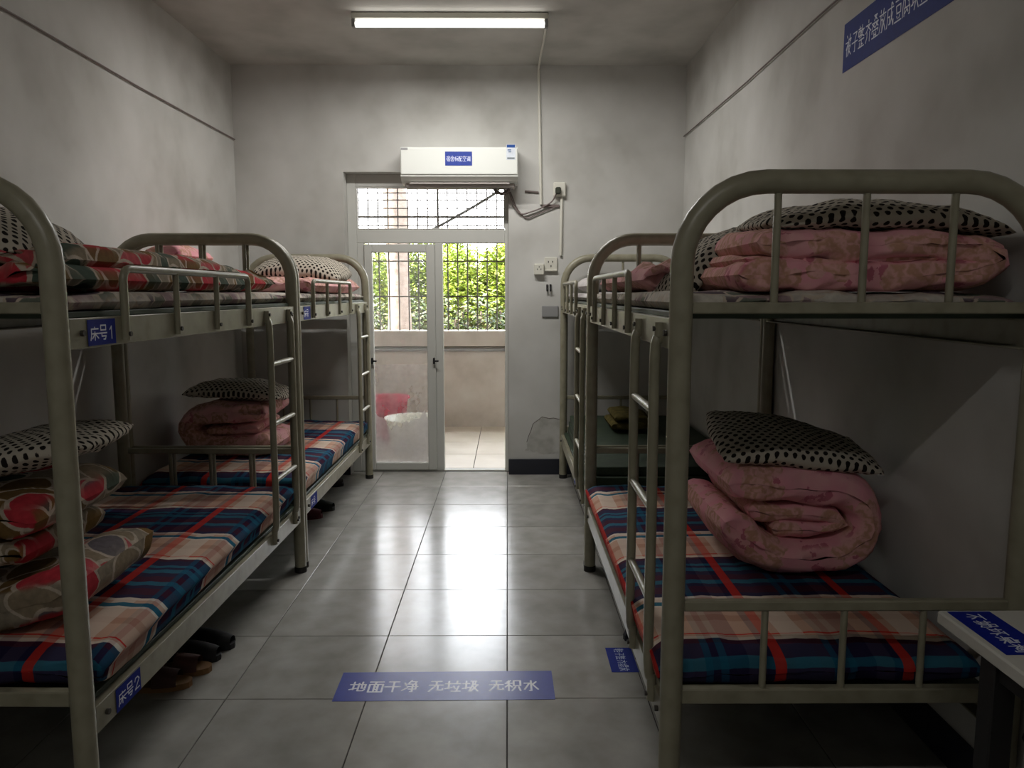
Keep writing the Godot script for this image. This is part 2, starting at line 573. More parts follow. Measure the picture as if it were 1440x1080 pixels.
func make_materials() -> void:
	M.wall = tri_mat(Color.WHITE, 0.9, noise_tex(3, 0.006, [[0.0, c8(172, 170, 164)], [0.45, c8(196, 195, 190)], [1.0, c8(211, 210, 206)]], 5), 0.33, 0.2)
	M.ceiling = tri_mat(Color.WHITE, 0.92, noise_tex(8, 0.008, [[0.0, c8(168, 166, 160)], [0.5, c8(186, 184, 178)], [1.0, c8(198, 196, 190)]], 4), 0.4, 0.2)
	M.skirting = mat(c8(34, 36, 46), 0.4)
	M.tile = []
	for i in 3:
		var k := 1.0 - 0.025 * i
		var m := tri_mat(Color(k, k, k), 0.2, noise_tex(20 + i, 0.012, [[0.0, c8(146, 144, 138)], [0.5, c8(160, 158, 152)], [1.0, c8(172, 170, 164)]], 5), 0.8, 0.6)
		m.roughness_texture = noise_tex(40, 0.015, [[0.0, Color(0.86, 0.86, 0.86)], [1.0, Color(1, 1, 1)]], 4, 256)
		m.roughness = 0.22
		M.tile.append(m)
	M.grout = mat(c8(54, 50, 46), 0.9)
	M.steel = tri_mat(Color.WHITE, 0.36, noise_tex(11, 0.02, [[0.0, c8(128, 124, 104)], [0.4, c8(142, 138, 118)], [1.0, c8(152, 148, 128)]], 3, 256), 2.2, 0.5)
	M.steel_dark = mat(c8(60, 56, 50), 0.5)
	M.rubber = mat(c8(30, 28, 26), 0.7)
	M.board = tri_mat(Color.WHITE, 0.6, noise_tex(13, 0.02, [[0.0, c8(38, 52, 38)], [1.0, c8(56, 70, 52)]], 3, 256), 1.5)
	M.cloth_plaid = mat(Color.WHITE, 0.95, plaid_tex(), 0.2)
	M.cloth_plaid.uv1_scale = Vector3(1.0 / 0.34, 1.0 / 0.64, 1)
	M.cloth_plaid.uv1_offset = Vector3(0.1, 1.0 - 0.2355 / 0.64, 0)
	M.cloth_petal = cloth(petal_tex(5, [c8(176, 54, 64), c8(120, 94, 56), c8(72, 84, 74), c8(184, 84, 90), c8(104, 98, 102), c8(112, 88, 54), c8(140, 126, 106)], c8(140, 130, 114)), 1.67)
	M.cloth_petal2 = cloth(petal_tex(17, [c8(196, 190, 180), c8(176, 168, 160), c8(92, 80, 88), c8(150, 130, 132), c8(104, 110, 98)], c8(190, 184, 174)), 1.67)
	M.cloth_rose = cloth(rose_tex(4, c8(230, 160, 172), c8(194, 148, 126)), 1.8)
	M.cloth_rose2 = cloth(rose_tex(9, c8(214, 160, 164), c8(172, 132, 114)), 1.8)
	M.cloth_dot = mat(Color.WHITE, 0.95, lozenge_tex(1.0), 0.2)
	M.cloth_grey = tri_mat(Color.WHITE, 0.95, noise_tex(31, 0.01, [[0.0, c8(150, 140, 138)], [0.6, c8(186, 182, 180)], [1.0, c8(200, 196, 192)]], 4, 256), 1.5, 0.2)
	M.frame = mat(c8(196, 196, 190), 0.4)
	M.ac = mat(c8(222, 224, 218), 0.3)
	M.ac_under = mat(c8(176, 170, 166), 0.5)
	M.blue = mat(c8(44, 60, 140), 0.35)
	M.plastic = mat(c8(214, 212, 200), 0.4)
	M.grey_plastic = mat(c8(150, 150, 150), 0.5)
	M.black = mat(c8(24, 23, 24), 0.5)
	M.cable = mat(c8(112, 100, 96), 0.6)
	M.glass = mat(Color(0.95, 0.97, 0.96, 0.08), 0.02)
	M.glass.transparency = BaseMaterial3D.TRANSPARENCY_ALPHA
	M.parapet = tri_mat(Color.WHITE, 0.85, noise_tex(51, 0.01, [[0.0, c8(186, 178, 168)], [0.5, c8(200, 192, 183)], [1.0, c8(208, 202, 194)]], 4), 0.6, 0.2)
	M.balcony_tile = tri_mat(Color.WHITE, 0.45, noise_tex(53, 0.01, [[0.0, c8(196, 186, 172)], [1.0, c8(216, 208, 196)]], 4, 256), 0.8)
	M.iron = mat(c8(74, 66, 58), 0.6)
	M.leaf = mat(Color.WHITE, 0.55)
	M.leaf.vertex_color_use_as_albedo = true
	M.leaf.backlight = Color(0.5, 0.5, 0.4)
	M.bark = tri_mat(Color.WHITE, 0.9, noise_tex(61, 0.02, [[0.0, c8(112, 98, 90)], [0.5, c8(140, 126, 117)], [1.0, c8(160, 148, 140)]], 5), 0.9, 0.2)
	M.soil = tri_mat(Color.WHITE, 0.95, noise_tex(63, 0.02, [[0.0, c8(96, 84, 66)], [1.0, c8(132, 124, 92)]], 4, 256), 0.7, 0.2)

# ---------------------------------------------------------------- the room
func build_room() -> void:
	# tiled floor: each tile its own piece above a dark bed of grout
	var fl := struct("floor", slab(XL - 0.2, XR + 0.2, -0.16, -0.004, ZN - 0.2, ZB + 0.22), M.grout, "polished grey tile floor")
	var tx := 0.5
	var z0 := 2.546 - 9 * 0.5
	var meshes := []
	for i in 1:
		meshes.append(bx(Vector3.ZERO, Vector3(0.4965, 0.012, 0.4965), 0.0012))
	for i in range(-5, 4):
		for j in range(0, 17):
			var x := -0.003 + tx * (i + 0.5)
			var z := z0 + 0.5 * (j + 0.5)
			var w0 := maxf(x - 0.25, XL)
			var w1 := minf(x + 0.25, XR)
			var d0 := maxf(z - 0.25, ZN)
			var d1 := minf(z + 0.25, ZB + 0.1)
			if w1 - w0 < 0.02 or d1 - d0 < 0.02: continue
			var whole := w1 - w0 > 0.499 and d1 - d0 > 0.499
			var me: ArrayMesh = meshes[0] if whole else bx(Vector3.ZERO, Vector3(w1 - w0 - 0.0035, 0.012, d1 - d0 - 0.0035), 0.0012)
			var t := obj("tile", me, M.tile[posmod(i * 7 + j * 5 + i * j, 3)], fl)
			t.position = P((w0 + w1) / 2, -0.006, (d0 + d1) / 2)
	struct("ceiling", slab(XL - 0.2, XR + 0.2, HC, HC + 0.18, ZN - 0.2, ZB + 0.2), M.ceiling, "stained white plaster ceiling")
	struct("wall_left", slab(XL - 0.2, XL, -0.1, HC, ZN - 0.2, ZB + 0.2), M.wall, "off-white plaster wall behind the left bunks")
	struct("wall_right", slab(XR, XR + 0.2, -0.1, HC, ZN - 0.2, ZB + 0.2), M.wall, "off-white plaster wall behind the right bunks")
	struct("wall_front", slab(XL, XR, -0.1, HC, ZN - 0.2, ZN), M.wall, "plaster wall behind the camera")
	# wall with the balcony door: built round the opening
	var st := mb()
	for b in [[XL, -1.25, -0.1, HC], [0.006, XR, -0.1, HC], [-1.25, 0.006, 2.349, HC]]:
		box(st, P((b[0] + b[1]) / 2, (b[2] + b[3]) / 2, ZB + 0.1), Vector3(b[1] - b[0], b[3] - b[2], 0.2))
	var wb := struct("wall_back", done(st), M.wall, "off-white plaster wall round the balcony door")
	# scuffed and peeling plaster low beside the door
	var pr := mb()
	rng.seed = 77
	var edge := [Vector2(0.14, 0.20), Vector2(0.17, 0.32), Vector2(0.2, 0.41), Vector2(0.27, 0.465), Vector2(0.33, 0.45), Vector2(0.42, 0.44), Vector2(0.43, 0.2), Vector2(0.33, 0.16), Vector2(0.24, 0.18)]
	var pl := PackedVector2Array()
	for i in edge.size():
		for k in 6:
			pl.append(edge[i].lerp(edge[(i + 1) % edge.size()], k / 6.0) + Vector2(rng.randf_range(-0.009, 0.009), rng.randf_range(-0.009, 0.009)))
	prism(pr, pl, -ZB, -ZB + 0.0012)
	obj("peeling_plaster", done(pr), tri_mat(Color.WHITE, 0.95, noise_tex(71, 0.012, [[0.0, c8(164, 162, 155)], [0.5, c8(190, 189, 183)], [1.0, c8(206, 205, 200)]], 5, 256), 1.5, 0.2), wb)
	var ck := mb()
	for l in [[0.15, 0.26, 0.165, 0.31, 0.185, 0.36, 0.2, 0.41, 0.235, 0.435, 0.27, 0.465, 0.33, 0.45, 0.36, 0.455, 0.42, 0.44]]:
		var pts := []
		for i in range(0, l.size(), 2): pts.append(P(l[i], l[i + 1], ZB - 0.001))
		tube(ck, pts, 0.002, 5)
	obj("crack", done(ck), M.cable, wb)
	for e in [["baseboard_back_right", 0.006, XR, ZB - 0.012, ZB, "dark skirting right of the balcony door"], ["baseboard_back_left", XL, -1.25, ZB - 0.012, ZB, "dark skirting left of the balcony door"], ["baseboard_right", XR - 0.012, XR, ZN, ZB - 0.012, "dark skirting along the right wall"], ["baseboard_left", XL, XL + 0.012, ZN, ZB - 0.012, "dark skirting along the left wall"]]:
		struct(e[0], slab(e[1], e[2], 0.0, 0.127, e[3], e[4], 0.002), M.skirting, e[5])
	# thin wire stretched high along each long wall
	for s in [[XL + 0.012, 2.581, "thin dark wire stapled along the left wall"], [XR - 0.012, 2.607, "thin dark wire stapled along the right wall"]]:
		var o := obj("wall_wire", rod([P(s[0], s[1] + 0.004, ZB - 0.01), P(s[0], s[1] - 0.006, 4.4), P(s[0], s[1] + 0.004, 3.4), P(s[0], s[1], 2.0), P(s[0], s[1], 0.0)], 0.0045, 6), M.cable)
		tag(o, s[2], "wire", "wires high on the side walls")

func tube_lamp(label: String, at: Vector3, power: float) -> void:
	var t := thing("fluorescent_lamp", label, "lamp", at, 0.0, "ceiling tube lamps")
	obj("housing", bx(Vector3(0, -0.022, -0.012), Vector3(1.2, 0.04, 0.05), 0.006), M.plastic, t)
	for s in [-1, 1]:
		obj("end_cap", bx(Vector3(s * 0.585, -0.066, 0), Vector3(0.022, 0.05, 0.036), 0.004), M.grey_plastic, t)
	var glow := mat(Color(1, 1, 1), 0.3)
	glow.emission_enabled = true
	glow.emission = Color(1.0, 0.99, 0.97)
	glow.emission_energy_multiplier = 5.0 * power
	obj("glowing_tube", rod([Vector3(-0.575, -0.07, 0), Vector3(0.575, -0.07, 0)], 0.017, 16), glow, t)
	var l := AreaLight3D.new()
	l.name = "tube_light"
	l.area_size = Vector2(1.14, 0.05)
	l.light_color = Color(1.0, 0.99, 0.975)
	l.light_energy = 3.4 * power
	l.shadow_enabled = true
	l.area_range = 12.0
	l.position = Vector3(0, -0.094, 0)
	l.rotation = Vector3(-PI / 2, 0, 0)
	t.add_child(l)

func build_lamps() -> void:
	tube_lamp("lit white fluorescent tube lamp under the ceiling before the balcony door", P(-0.35, HC, 4.84), 1.0)
	tube_lamp("second, weaker fluorescent tube lamp under the ceiling above the camera", P(-0.35, HC, -0.25), 0.32)
	# the flex that feeds it comes off the conduit
	var o := obj("lamp_cable", rod(curve_pts([P(0.24, HC - 0.02, 4.84), P(0.245, HC - 0.012, 5.2), P(0.235, HC - 0.02, 5.6), P(0.232, HC - 0.03, ZB - 0.012)]), 0.008, 6), M.plastic)
	tag(o, "white cable from lamp end across ceiling to the conduit", "cable")

# ---------------------------------------------------------------- balcony door, transom and what lies outside
func build_door() -> void:
	var zf := ZB + 0.11
	var fr := mb()
	for b in [[-1.25, -1.18, 0.0, 2.349], [-0.022, 0.006, 0.0, 2.349], [-1.18, -0.022, 2.251, 2.349], [-1.18, -0.022, 1.823, 1.927], [-0.572, -0.512, 0.0, 1.823], [-1.18, -1.125, 0.0, 1.823], [-1.18, -0.022, -0.004, 0.012]]:
		box(fr, P((b[0] + b[1]) / 2, (b[2] + b[3]) / 2, zf + 0.03), Vector3(b[1] - b[0], b[3] - b[2], 0.06), 0.004)
	struct("trim_1", done(fr), M.frame, "pale aluminium frame of the balcony door")
	var w := Node3D.new()
	w.name = "window_1"
	add_child(w)
	tag(w, "long transom window above the balcony door", "", "", "structure")
	obj("pane", slab(-1.18, -0.022, 1.927, 2.251, zf + 0.026, zf + 0.031), M.glass, w)
	var bead := mb()
	for b in [[-1.18, -0.022, 1.927, 1.937], [-1.18, -0.022, 2.241, 2.251], [-1.18, -1.17, 1.937, 2.241], [-0.032, -0.022, 1.937, 2.241]]:
		box(bead, P((b[0] + b[1]) / 2, (b[2] + b[3]) / 2, zf + 0.012), Vector3(b[1] - b[0], b[3] - b[2], 0.02), 0.003)
	obj("glazing_bead", done(bead), M.frame, w)
	for y in [1.965, 2.03, 2.10, 2.165, 2.22]:
		obj("bar", rod([P(-1.19, y, zf + 0.1), P(-0.01, y, zf + 0.1)], 0.0045, 6), M.iron, w)
	obj("bar", rod([P(-0.55, 1.92, zf + 0.1), P(-0.55, 2.25, zf + 0.1)], 0.006, 6), M.iron, w)
	# sliding leaf
	var d := Node3D.new()
	d.name = "door_1"
	add_child(d)
	tag(d, "pale aluminium glazed door leaf, its lower glass clouded", "", "", "structure")
	var zl := zf + 0.035
	for b in [["stile", -1.125, -1.064, 0.014, 1.815], ["stile", -0.64, -0.572, 0.014, 1.815], ["rail", -1.064, -0.64, 1.751, 1.815], ["rail", -1.064, -0.64, 0.014, 0.075]]:
		obj(b[0], slab(b[1], b[2], b[3], b[4], zl - 0.05, zl, 0.005), M.frame, d)
	obj("pane", slab(-1.07, -0.635, 0.87, 1.755, zl - 0.027, zl - 0.022), M.glass, d)
	# dried lime and soap spatter on the lower half of the glass
	var a1 := FastNoiseLite.new()
	a1.seed = 4
	a1.frequency = 0.006
	a1.fractal_octaves = 4
	var a2 := FastNoiseLite.new()
	a2.seed = 9
	a2.frequency = 0.03
	var film := mat(Color.WHITE, 0.6, paint(256, 512, func(x: int, y: int) -> Color:
		var k := 0.34 + 0.22 * a1.get_noise_2d(x * 1.6, y * 0.5) + 0.1 * a2.get_noise_2d(x, y)
		if y > 270 + 120.0 * a1.get_noise_2d(x * 1.2, 50.0): k += 0.42
		return Color(0.97, 0.95, 0.95, clampf(k, 0.12, 0.9))), 0.3)
	film.backlight = Color(0.9, 0.9, 0.9)
	film.transparency = BaseMaterial3D.TRANSPARENCY_ALPHA
	var lp := mb()
	lp.set_smooth_group(-1)
	quad(lp, P(-1.07, 0.07, zl - 0.027), P(-0.635, 0.07, zl - 0.027), P(-0.635, 0.87, zl - 0.027), P(-1.07, 0.87, zl - 0.027))
	obj("clouded_pane", done(lp), film, d).set_meta("label", "lower glass clouded with white lime spatter")
	for x in [-1.075, -0.585]:
		var hm := mb()
		box(hm, P(x, 0.90, zl - 0.06), Vector3(0.016, 0.05, 0.02), 0.003)
		box(hm, P(x + 0.018, 0.90, zl - 0.075), Vector3(0.04, 0.014, 0.012), 0.003)
		obj("latch", done(hm), M.black, d)

func build_balcony() -> void:
	var zp := 8.1
	struct("floor_balcony", slab(-2.0, 1.2, -0.16, -0.012, ZB + 0.22, zp + 0.2), M.grout, "pale tiled balcony floor")
	var fb := get_node("floor_balcony")
	for i in range(-4, 3):
		for j in 4:
			var x := -0.285 + 0.6 * i
			var t := obj("tile", bx(Vector3.ZERO, Vector3(0.594, 0.012, 0.54), 0.001), M.balcony_tile, fb)
			t.position = P(x + 0.3, -0.006, ZB + 0.225 + 0.275 + 0.548 * j)
	# sill, recess line and parapet below
	struct("wall_parapet", slab(-2.0, 1.2, -0.1, 0.86, zp, zp + 0.18), M.parapet, "beige balcony parapet wall")
	struct("trim_2", slab(-2.0, 1.2, 0.872, 1.038, zp - 0.045, zp + 0.2, 0.006), M.parapet, "projecting beige parapet cap under the window bars")
	var pipe := obj("water_pipe", rod([P(-1.9, 0.835, zp - 0.02), P(1.1, 0.835, zp - 0.02)], 0.018, 10), M.grey_plastic)
	tag(pipe, "grey pipe running along the balcony parapet under its cap", "pipe")
	struct("wall_balcony_left", slab(-1.95, -1.62, -0.1, 2.9, ZB + 0.2, zp + 0.2), M.parapet, "left end wall of the balcony")
	struct("wall_balcony_right", slab(0.95, 1.2, -0.1, 2.9, ZB + 0.2, zp + 0.2), M.parapet, "right end wall of the balcony")
	struct("ceiling_balcony", slab(-2.0, 1.2, 2.9, 3.05, ZB + 0.2, zp + 0.25), M.ceiling, "balcony soffit")
	var g := thing("window_grille", "rusty thin steel security bars over the balcony opening", "window grille", P(0, 1.038, zp + 0.06))
	var vb := rod([Vector3(0, 0, 0), Vector3(0, 1.86, 0)], 0.0075, 6)
	for k in 25:
		var o := obj("bar", vb, M.iron, g)
		o.position = Vector3(-1.577 + 0.1045 * k, 0, 0)
	for y in [0.362, 0.735, 1.2, 1.6]:
		obj("cross_bar", bx(Vector3(-0.33, y, 0.004), Vector3(2.56, 0.014, 0.006)), M.iron, g)
	# pink basin on a white tub, seen through the clouded glass
	var tub := thing("wash_tub", "white plastic wash tub behind the clouded door glass", "tub", P(-0.88, 0, 6.95))
	var l := mb()
	lathe(l, [Vector2(0.0, 0.0), Vector2(0.19, 0.0), Vector2(0.2, 0.01), Vector2(0.25, 0.27), Vector2(0.265, 0.28), Vector2(0.265, 0.295), Vector2(0.245, 0.29), Vector2(0.2, 0.03), Vector2(0.0, 0.03)])
	obj("body", done(l), M.plastic, tub)
	var bs := thing("wash_basin", "crimson plastic basin standing left of the white tub", "basin", P(-1.2, 0, 7.4))
	l = mb()
	lathe(l, [Vector2(0.0, 0.0), Vector2(0.16, 0.0), Vector2(0.17, 0.01), Vector2(0.215, 0.40), Vector2(0.235, 0.41), Vector2(0.235, 0.425), Vector2(0.21, 0.42), Vector2(0.165, 0.03), Vector2(0.0, 0.03)])
	obj("body", done(l), mat(c8(196, 24, 72), 0.35), bs)

func leaf_mesh(s: float) -> ArrayMesh:
	var st := mb()
	st.set_smooth_group(-1)
	var a := Vector3(0, 0, 0)
	var b := Vector3(0.3, 0.08, 0.5) * s
	var c := Vector3(0, -0.05, 1.1) * s
	var d := Vector3(-0.3, 0.08, 0.5) * s
	tri(st, a, b, c)
	tri(st, a, c, d)
	return done(st)

# leaves scattered through a list of ellipsoids [centre, radii]
func leaves(blobs: Array, count: int, size: float, tones: Array, sd: int) -> MultiMeshInstance3D:
	var r := RandomNumberGenerator.new()
	r.seed = sd
	var mm := MultiMesh.new()
	mm.transform_format = MultiMesh.TRANSFORM_3D
	mm.use_colors = true
	mm.mesh = leaf_mesh(size)
	mm.instance_count = count
	for i in count:
		var b: Array = blobs[r.randi() % blobs.size()]
		var v := Vector3(r.randfn(), r.randfn(), r.randfn()).normalized() * pow(r.randf(), 0.45)
		var at: Vector3 = b[0] + v * b[1]
		var bs := Basis.from_euler(Vector3(r.randf_range(-0.9, 0.6), r.randf() * TAU, r.randf_range(-0.7, 0.7))).scaled(Vector3.ONE * r.randf_range(0.6, 1.3))
		mm.set_instance_transform(i, Transform3D(bs, at))
		var c: Color = tones[r.randi() % tones.size()]
		mm.set_instance_color(i, c * r.randf_range(0.75, 1.25))
	var o := MultiMeshInstance3D.new()
	o.name = "foliage"
	o.multimesh = mm
	o.material_override = M.leaf
	o.set_meta("kind", "stuff")
	return o

func build_outside() -> void:
	struct("ground", slab(-14, 14, -0.5, -0.15, 8.31, 30), M.soil, "bare ground beyond the balcony")
	# clipped hedge
	var h := thing("hedge", "dense dark green hedge just beyond the balcony bars", "hedge", P(-0.4, -0.15, 10.3))
	var core := []
	for k in 15: core.append([Vector3(-3.2 + 0.46 * k, 0.75, 0), Vector3(0.42, 0.82, 0.5)])
	h.add_child(leaves(core, 40000, 0.07, [Color(0.035, 0.055, 0.014), Color(0.05, 0.08, 0.018), Color(0.022, 0.036, 0.011), Color(0.10, 0.14, 0.03), Color(0.12, 0.10, 0.04)], 5))
	var stems := mb()
	rng.seed = 9
	for k in 26:
		var x := -3.3 + 0.26 * k
		tube(stems, [Vector3(x, 0, 0), Vector3(x + rng.randf_range(-0.1, 0.1), 0.7, rng.randf_range(-0.15, 0.15)), Vector3(x + rng.randf_range(-0.2, 0.2), 1.35, rng.randf_range(-0.2, 0.2))], 0.014, 5)
	obj("stems", done(stems), M.bark, h)
	# bushes and young trees behind it
	var spots := [[-2.9, 13.2, 2.45, 0.9, "bright green bush behind the hedge, far left in the glass"], [-1.55, 14.4, 2.75, 1.0, "yellow green bush behind the pale trunk"], [-0.45, 13.4, 2.45, 0.85, "bright green bush behind hedge at the open doorway"], [0.5, 14.2, 2.65, 0.95, "bright green bush behind hedge, right of the doorway"], [1.7, 13.5, 2.5, 1.0, "bright green bush beyond the right balcony wall"]]
	for s in spots:
		var t := thing("bush", s[4], "bush", P(s[0], -0.15, s[1]), 0.0, "bushes behind the hedge")
		var bl := [[Vector3(0, s[2] * 0.5, 0), Vector3(s[3], s[2] * 0.5, 0.7)], [Vector3(0.4, s[2] * 0.72, 0), Vector3(0.55, s[2] * 0.3, 0.5)], [Vector3(-0.45, s[2] * 0.62, 0.1), Vector3(0.5, s[2] * 0.36, 0.5)]]
		t.add_child(leaves(bl, 16000, 0.08, [Color(0.19, 0.26, 0.03), Color(0.25, 0.32, 0.04), Color(0.14, 0.2, 0.025), Color(0.32, 0.36, 0.07)], int(s[1] * 10)))
		var sm := mb()
		for k in 5:
			tube(sm, [Vector3(0.05 * k - 0.1, 0, 0), Vector3(0.16 * k - 0.32, s[2] * 0.45, 0.05), Vector3(0.26 * k - 0.5, s[2] * 0.8, -0.05)], 0.02, 6)
		obj("stems", done(sm), M.bark, t)
	# pale trunk close outside the bars
	var t := thing("tree", "pale thick tree trunk standing behind the left door glass", "tree", P(-1.41, -0.15, 9.75))
	var tr := mb()
	var rings := []
	for i in 15:
		var y := 4.6 * i / 14.0
		var rr := 0.135 + 0.13 * exp(-y * 1.5) * 0.9 + 0.01 * sin(y * 3.0)
		var ring := []
		for k in 18:
			var a := TAU * k / 18
			var q := rr * (1.0 + 0.07 * sin(a * 5.0 + y) + 0.04 * sin(a * 3.0))
			ring.append(Vector3(cos(a) * q + 0.02 * sin(y * 1.3), y, -sin(a) * q))
		rings.append(ring)
	tr.set_smooth_group(0)
	for i in 14:
		for k in 18:
			quad(tr, rings[i][k], rings[i][(k + 1) % 18], rings[i + 1][(k + 1) % 18], rings[i + 1][k])
	obj("trunk", done(tr), M.bark, t)
	t.add_child(leaves([[Vector3(0, 5.0, 0), Vector3(1.6, 0.9, 1.3)], [Vector3(0.6, 5.6, 0), Vector3(1.2, 0.8, 1.2)]], 2500, 0.1, [Color(0.24, 0.38, 0.06), Color(0.36, 0.48, 0.08)], 3))

# ---------------------------------------------------------------- bunk bed
func plate(called: String, tex: Texture2D, w: float, h: float, at: Vector3, turn: float, parent: Node3D, m: Material = null) -> MeshInstance3D:
	# a thin printed plate whose printed face looks along local +z
	var st := mb()
	st.set_smooth_group(-1)
	var t := 0.0008
	quad(st, Vector3(-w / 2, -h / 2, t), Vector3(w / 2, -h / 2, t), Vector3(w / 2, h / 2, t), Vector3(-w / 2, h / 2, t))
	var z := Vector2(0.01, 0.01)
	quad(st, Vector3(w / 2, -h / 2, 0), Vector3(-w / 2, -h / 2, 0), Vector3(-w / 2, h / 2, 0), Vector3(w / 2, h / 2, 0), z, z, z, z)
	quad(st, Vector3(-w / 2, -h / 2, 0), Vector3(w / 2, -h / 2, 0), Vector3(w / 2, -h / 2, t), Vector3(-w / 2, -h / 2, t), z, z, z, z)
	quad(st, Vector3(w / 2, h / 2, 0), Vector3(-w / 2, h / 2, 0), Vector3(-w / 2, h / 2, t), Vector3(w / 2, h / 2, t), z, z, z, z)
	var o := obj(called, done(st), mat(Color.WHITE, 0.6, tex, 0.25) if m == null else m, parent)
	o.position = at
	o.rotation.y = turn
	return o

# local frame: aisle side at -x, ladder end at +z
func bunk(label: String, at: Vector3, turn: float, guards: Array) -> Node3D:
	var t := thing("bunk_bed", label, "bunk bed", at, turn, "steel bunk beds along the walls")
	var hx := BW / 2
	var hz := BL / 2
	var top := 1.698
	var rad := 0.2
	for e in [1.0, -1.0]:
		var pts := [Vector3(-hx, 0.0, e * hz), Vector3(-hx, 0.7, e * hz)]
		for k in 9:
			var a := PI / 2 * k / 8.0
			pts.append(Vector3(-hx + rad - rad * cos(a), top - rad + rad * sin(a), e * hz))
		for k in 9:
			var a := PI / 2 * k / 8.0
			pts.append(Vector3(hx - rad + rad * sin(a), top - rad + rad * cos(a), e * hz))
		pts.append(Vector3(hx, 0.7, e * hz))
		pts.append(Vector3(hx, 0.0, e * hz))
		var fr := obj("end_frame", rod(pts, 0.029, 16), M.steel, t)
		for s in [-1.0, 1.0]:
			obj("rubber_foot", rod([Vector3(s * hx, 0, e * hz), Vector3(s * hx, 0.03, e * hz)], 0.0305, 14), M.rubber, fr)
		obj("end_bar", bx(Vector3(0, 1.395, e * hz), Vector3(BW - 0.05, 0.028, 0.028), 0.003), M.steel, t)
		obj("end_bar", bx(Vector3(0, 0.392, e * hz), Vector3(BW - 0.05, 0.04, 0.03), 0.003), M.steel, t)
		for k in [-0.215, 0.0, 0.215]:
			obj("spindle", rod([Vector3(k, 1.405, e * hz), Vector3(k, 1.672, e * hz)], 0.0095, 10), M.steel, t)
		if guards[0 if e > 0 else 1]:
			obj("guard_bar", bx(Vector3(0, 0.635, e * hz), Vector3(BW - 0.05, 0.028, 0.024), 0.004), M.steel, t)
			for k in [-0.205, 0.0, 0.205]:
				obj("spindle", rod([Vector3(k, 0.41, e * hz), Vector3(k, 0.625, e * hz)], 0.009, 10), M.steel, t)
		for s in [-1.0, 1.0]:
			for y in [1.33, 0.31]:
				obj("bolt", rod([Vector3(s * (hx + 0.018), y, e * (hz - 0.075)), Vector3(s * (hx + 0.027), y, e * (hz - 0.075))], 0.008, 8), M.steel_dark, t)
	# angle-iron side rails: upright web with a flange turned in
	for s in [-1.0, 1.0]:
		for y in [[1.29, 1.368], [0.272, 0.348]]:
			var r := mb()
			box(r, Vector3(s * (hx + 0.014), (y[0] + y[1]) / 2, 0), Vector3(0.006, y[1] - y[0], BL - 0.056), 0.0015)
			box(r, Vector3(s * (hx - 0.006), y[0] + 0.003, 0), Vector3(0.04, 0.006, BL - 0.056), 0.0015)
			box(r, Vector3(s * (hx + 0.004), y[1] - 0.003, 0), Vector3(0.02, 0.006, BL - 0.056), 0.0015)
			obj("side_rail", done(r), M.steel, t)
	# boards carried by the rails
	for y in [1.376, 0.357]:
		obj("bed_board", bx(Vector3(0, y, 0), Vector3(BW - 0.01, 0.016, BL - 0.075), 0.002), M.board, t)
	# ladder by the post: two stringers bolted to both side rails and three rungs
	var lx := -hx - 0.034
	for z in [hz - 0.14, hz - 0.455]:
		obj("ladder_stringer", rod(curve_pts([Vector3(-hx - 0.022, 1.355, z), Vector3(-hx - 0.024, 1.31, z), Vector3(lx, 1.26, z), Vector3(lx, 0.8, z), Vector3(lx, 0.42, z), Vector3(-hx - 0.024, 0.36, z), Vector3(-hx - 0.022, 0.30, z)], 5), 0.0145, 10), M.steel, t)
		for y in [1.338, 0.318]:
			obj("bolt", rod([Vector3(-hx - 0.034, y, z), Vector3(-hx - 0.042, y, z)], 0.007, 8), M.steel_dark, t)
	for y in [1.118, 0.85, 0.592]:
		obj("rung", rod([Vector3(lx, y, hz - 0.14), Vector3(lx, y, hz - 0.455)], 0.0115, 10), M.steel, t)
	# guard on the aisle side of the upper bunk
	var gx := -hx - 0.024
	var g0 := hz - 0.67
	var g1 := hz - 1.65
	var gp := [Vector3(gx, 1.30, g0), Vector3(gx, 1.46, g0)]
	for k in 5:
		var a := PI / 2 * k / 4.0
		gp.append(Vector3(gx, 1.465 + 0.035 * sin(a), g0 - 0.035 + 0.035 * cos(a)))
	for k in 5:
		var a := PI / 2 * k / 4.0
		gp.append(Vector3(gx, 1.465 + 0.035 * cos(a), g1 + 0.035 - 0.035 * sin(a)))
	gp.append(Vector3(gx, 1.46, g1))
	gp.append(Vector3(gx, 1.30, g1))
	var gr := obj("guard_rail", rod(gp, 0.0115, 10), M.steel, t)
	for k in [1.0, 2.0]:
		obj("upright", rod([Vector3(gx, 1.30, lerpf(g0, g1, k / 3)), Vector3(gx, 1.495, lerpf(g0, g1, k / 3))], 0.0095, 10), M.steel, gr)
	for k in 4:
		obj("bolt", rod([Vector3(gx - 0.01, 1.318, lerpf(g0, g1, k / 3.0)), Vector3(gx - 0.016, 1.318, lerpf(g0, g1, k / 3.0))], 0.007, 8), M.steel_dark, gr)
	return t

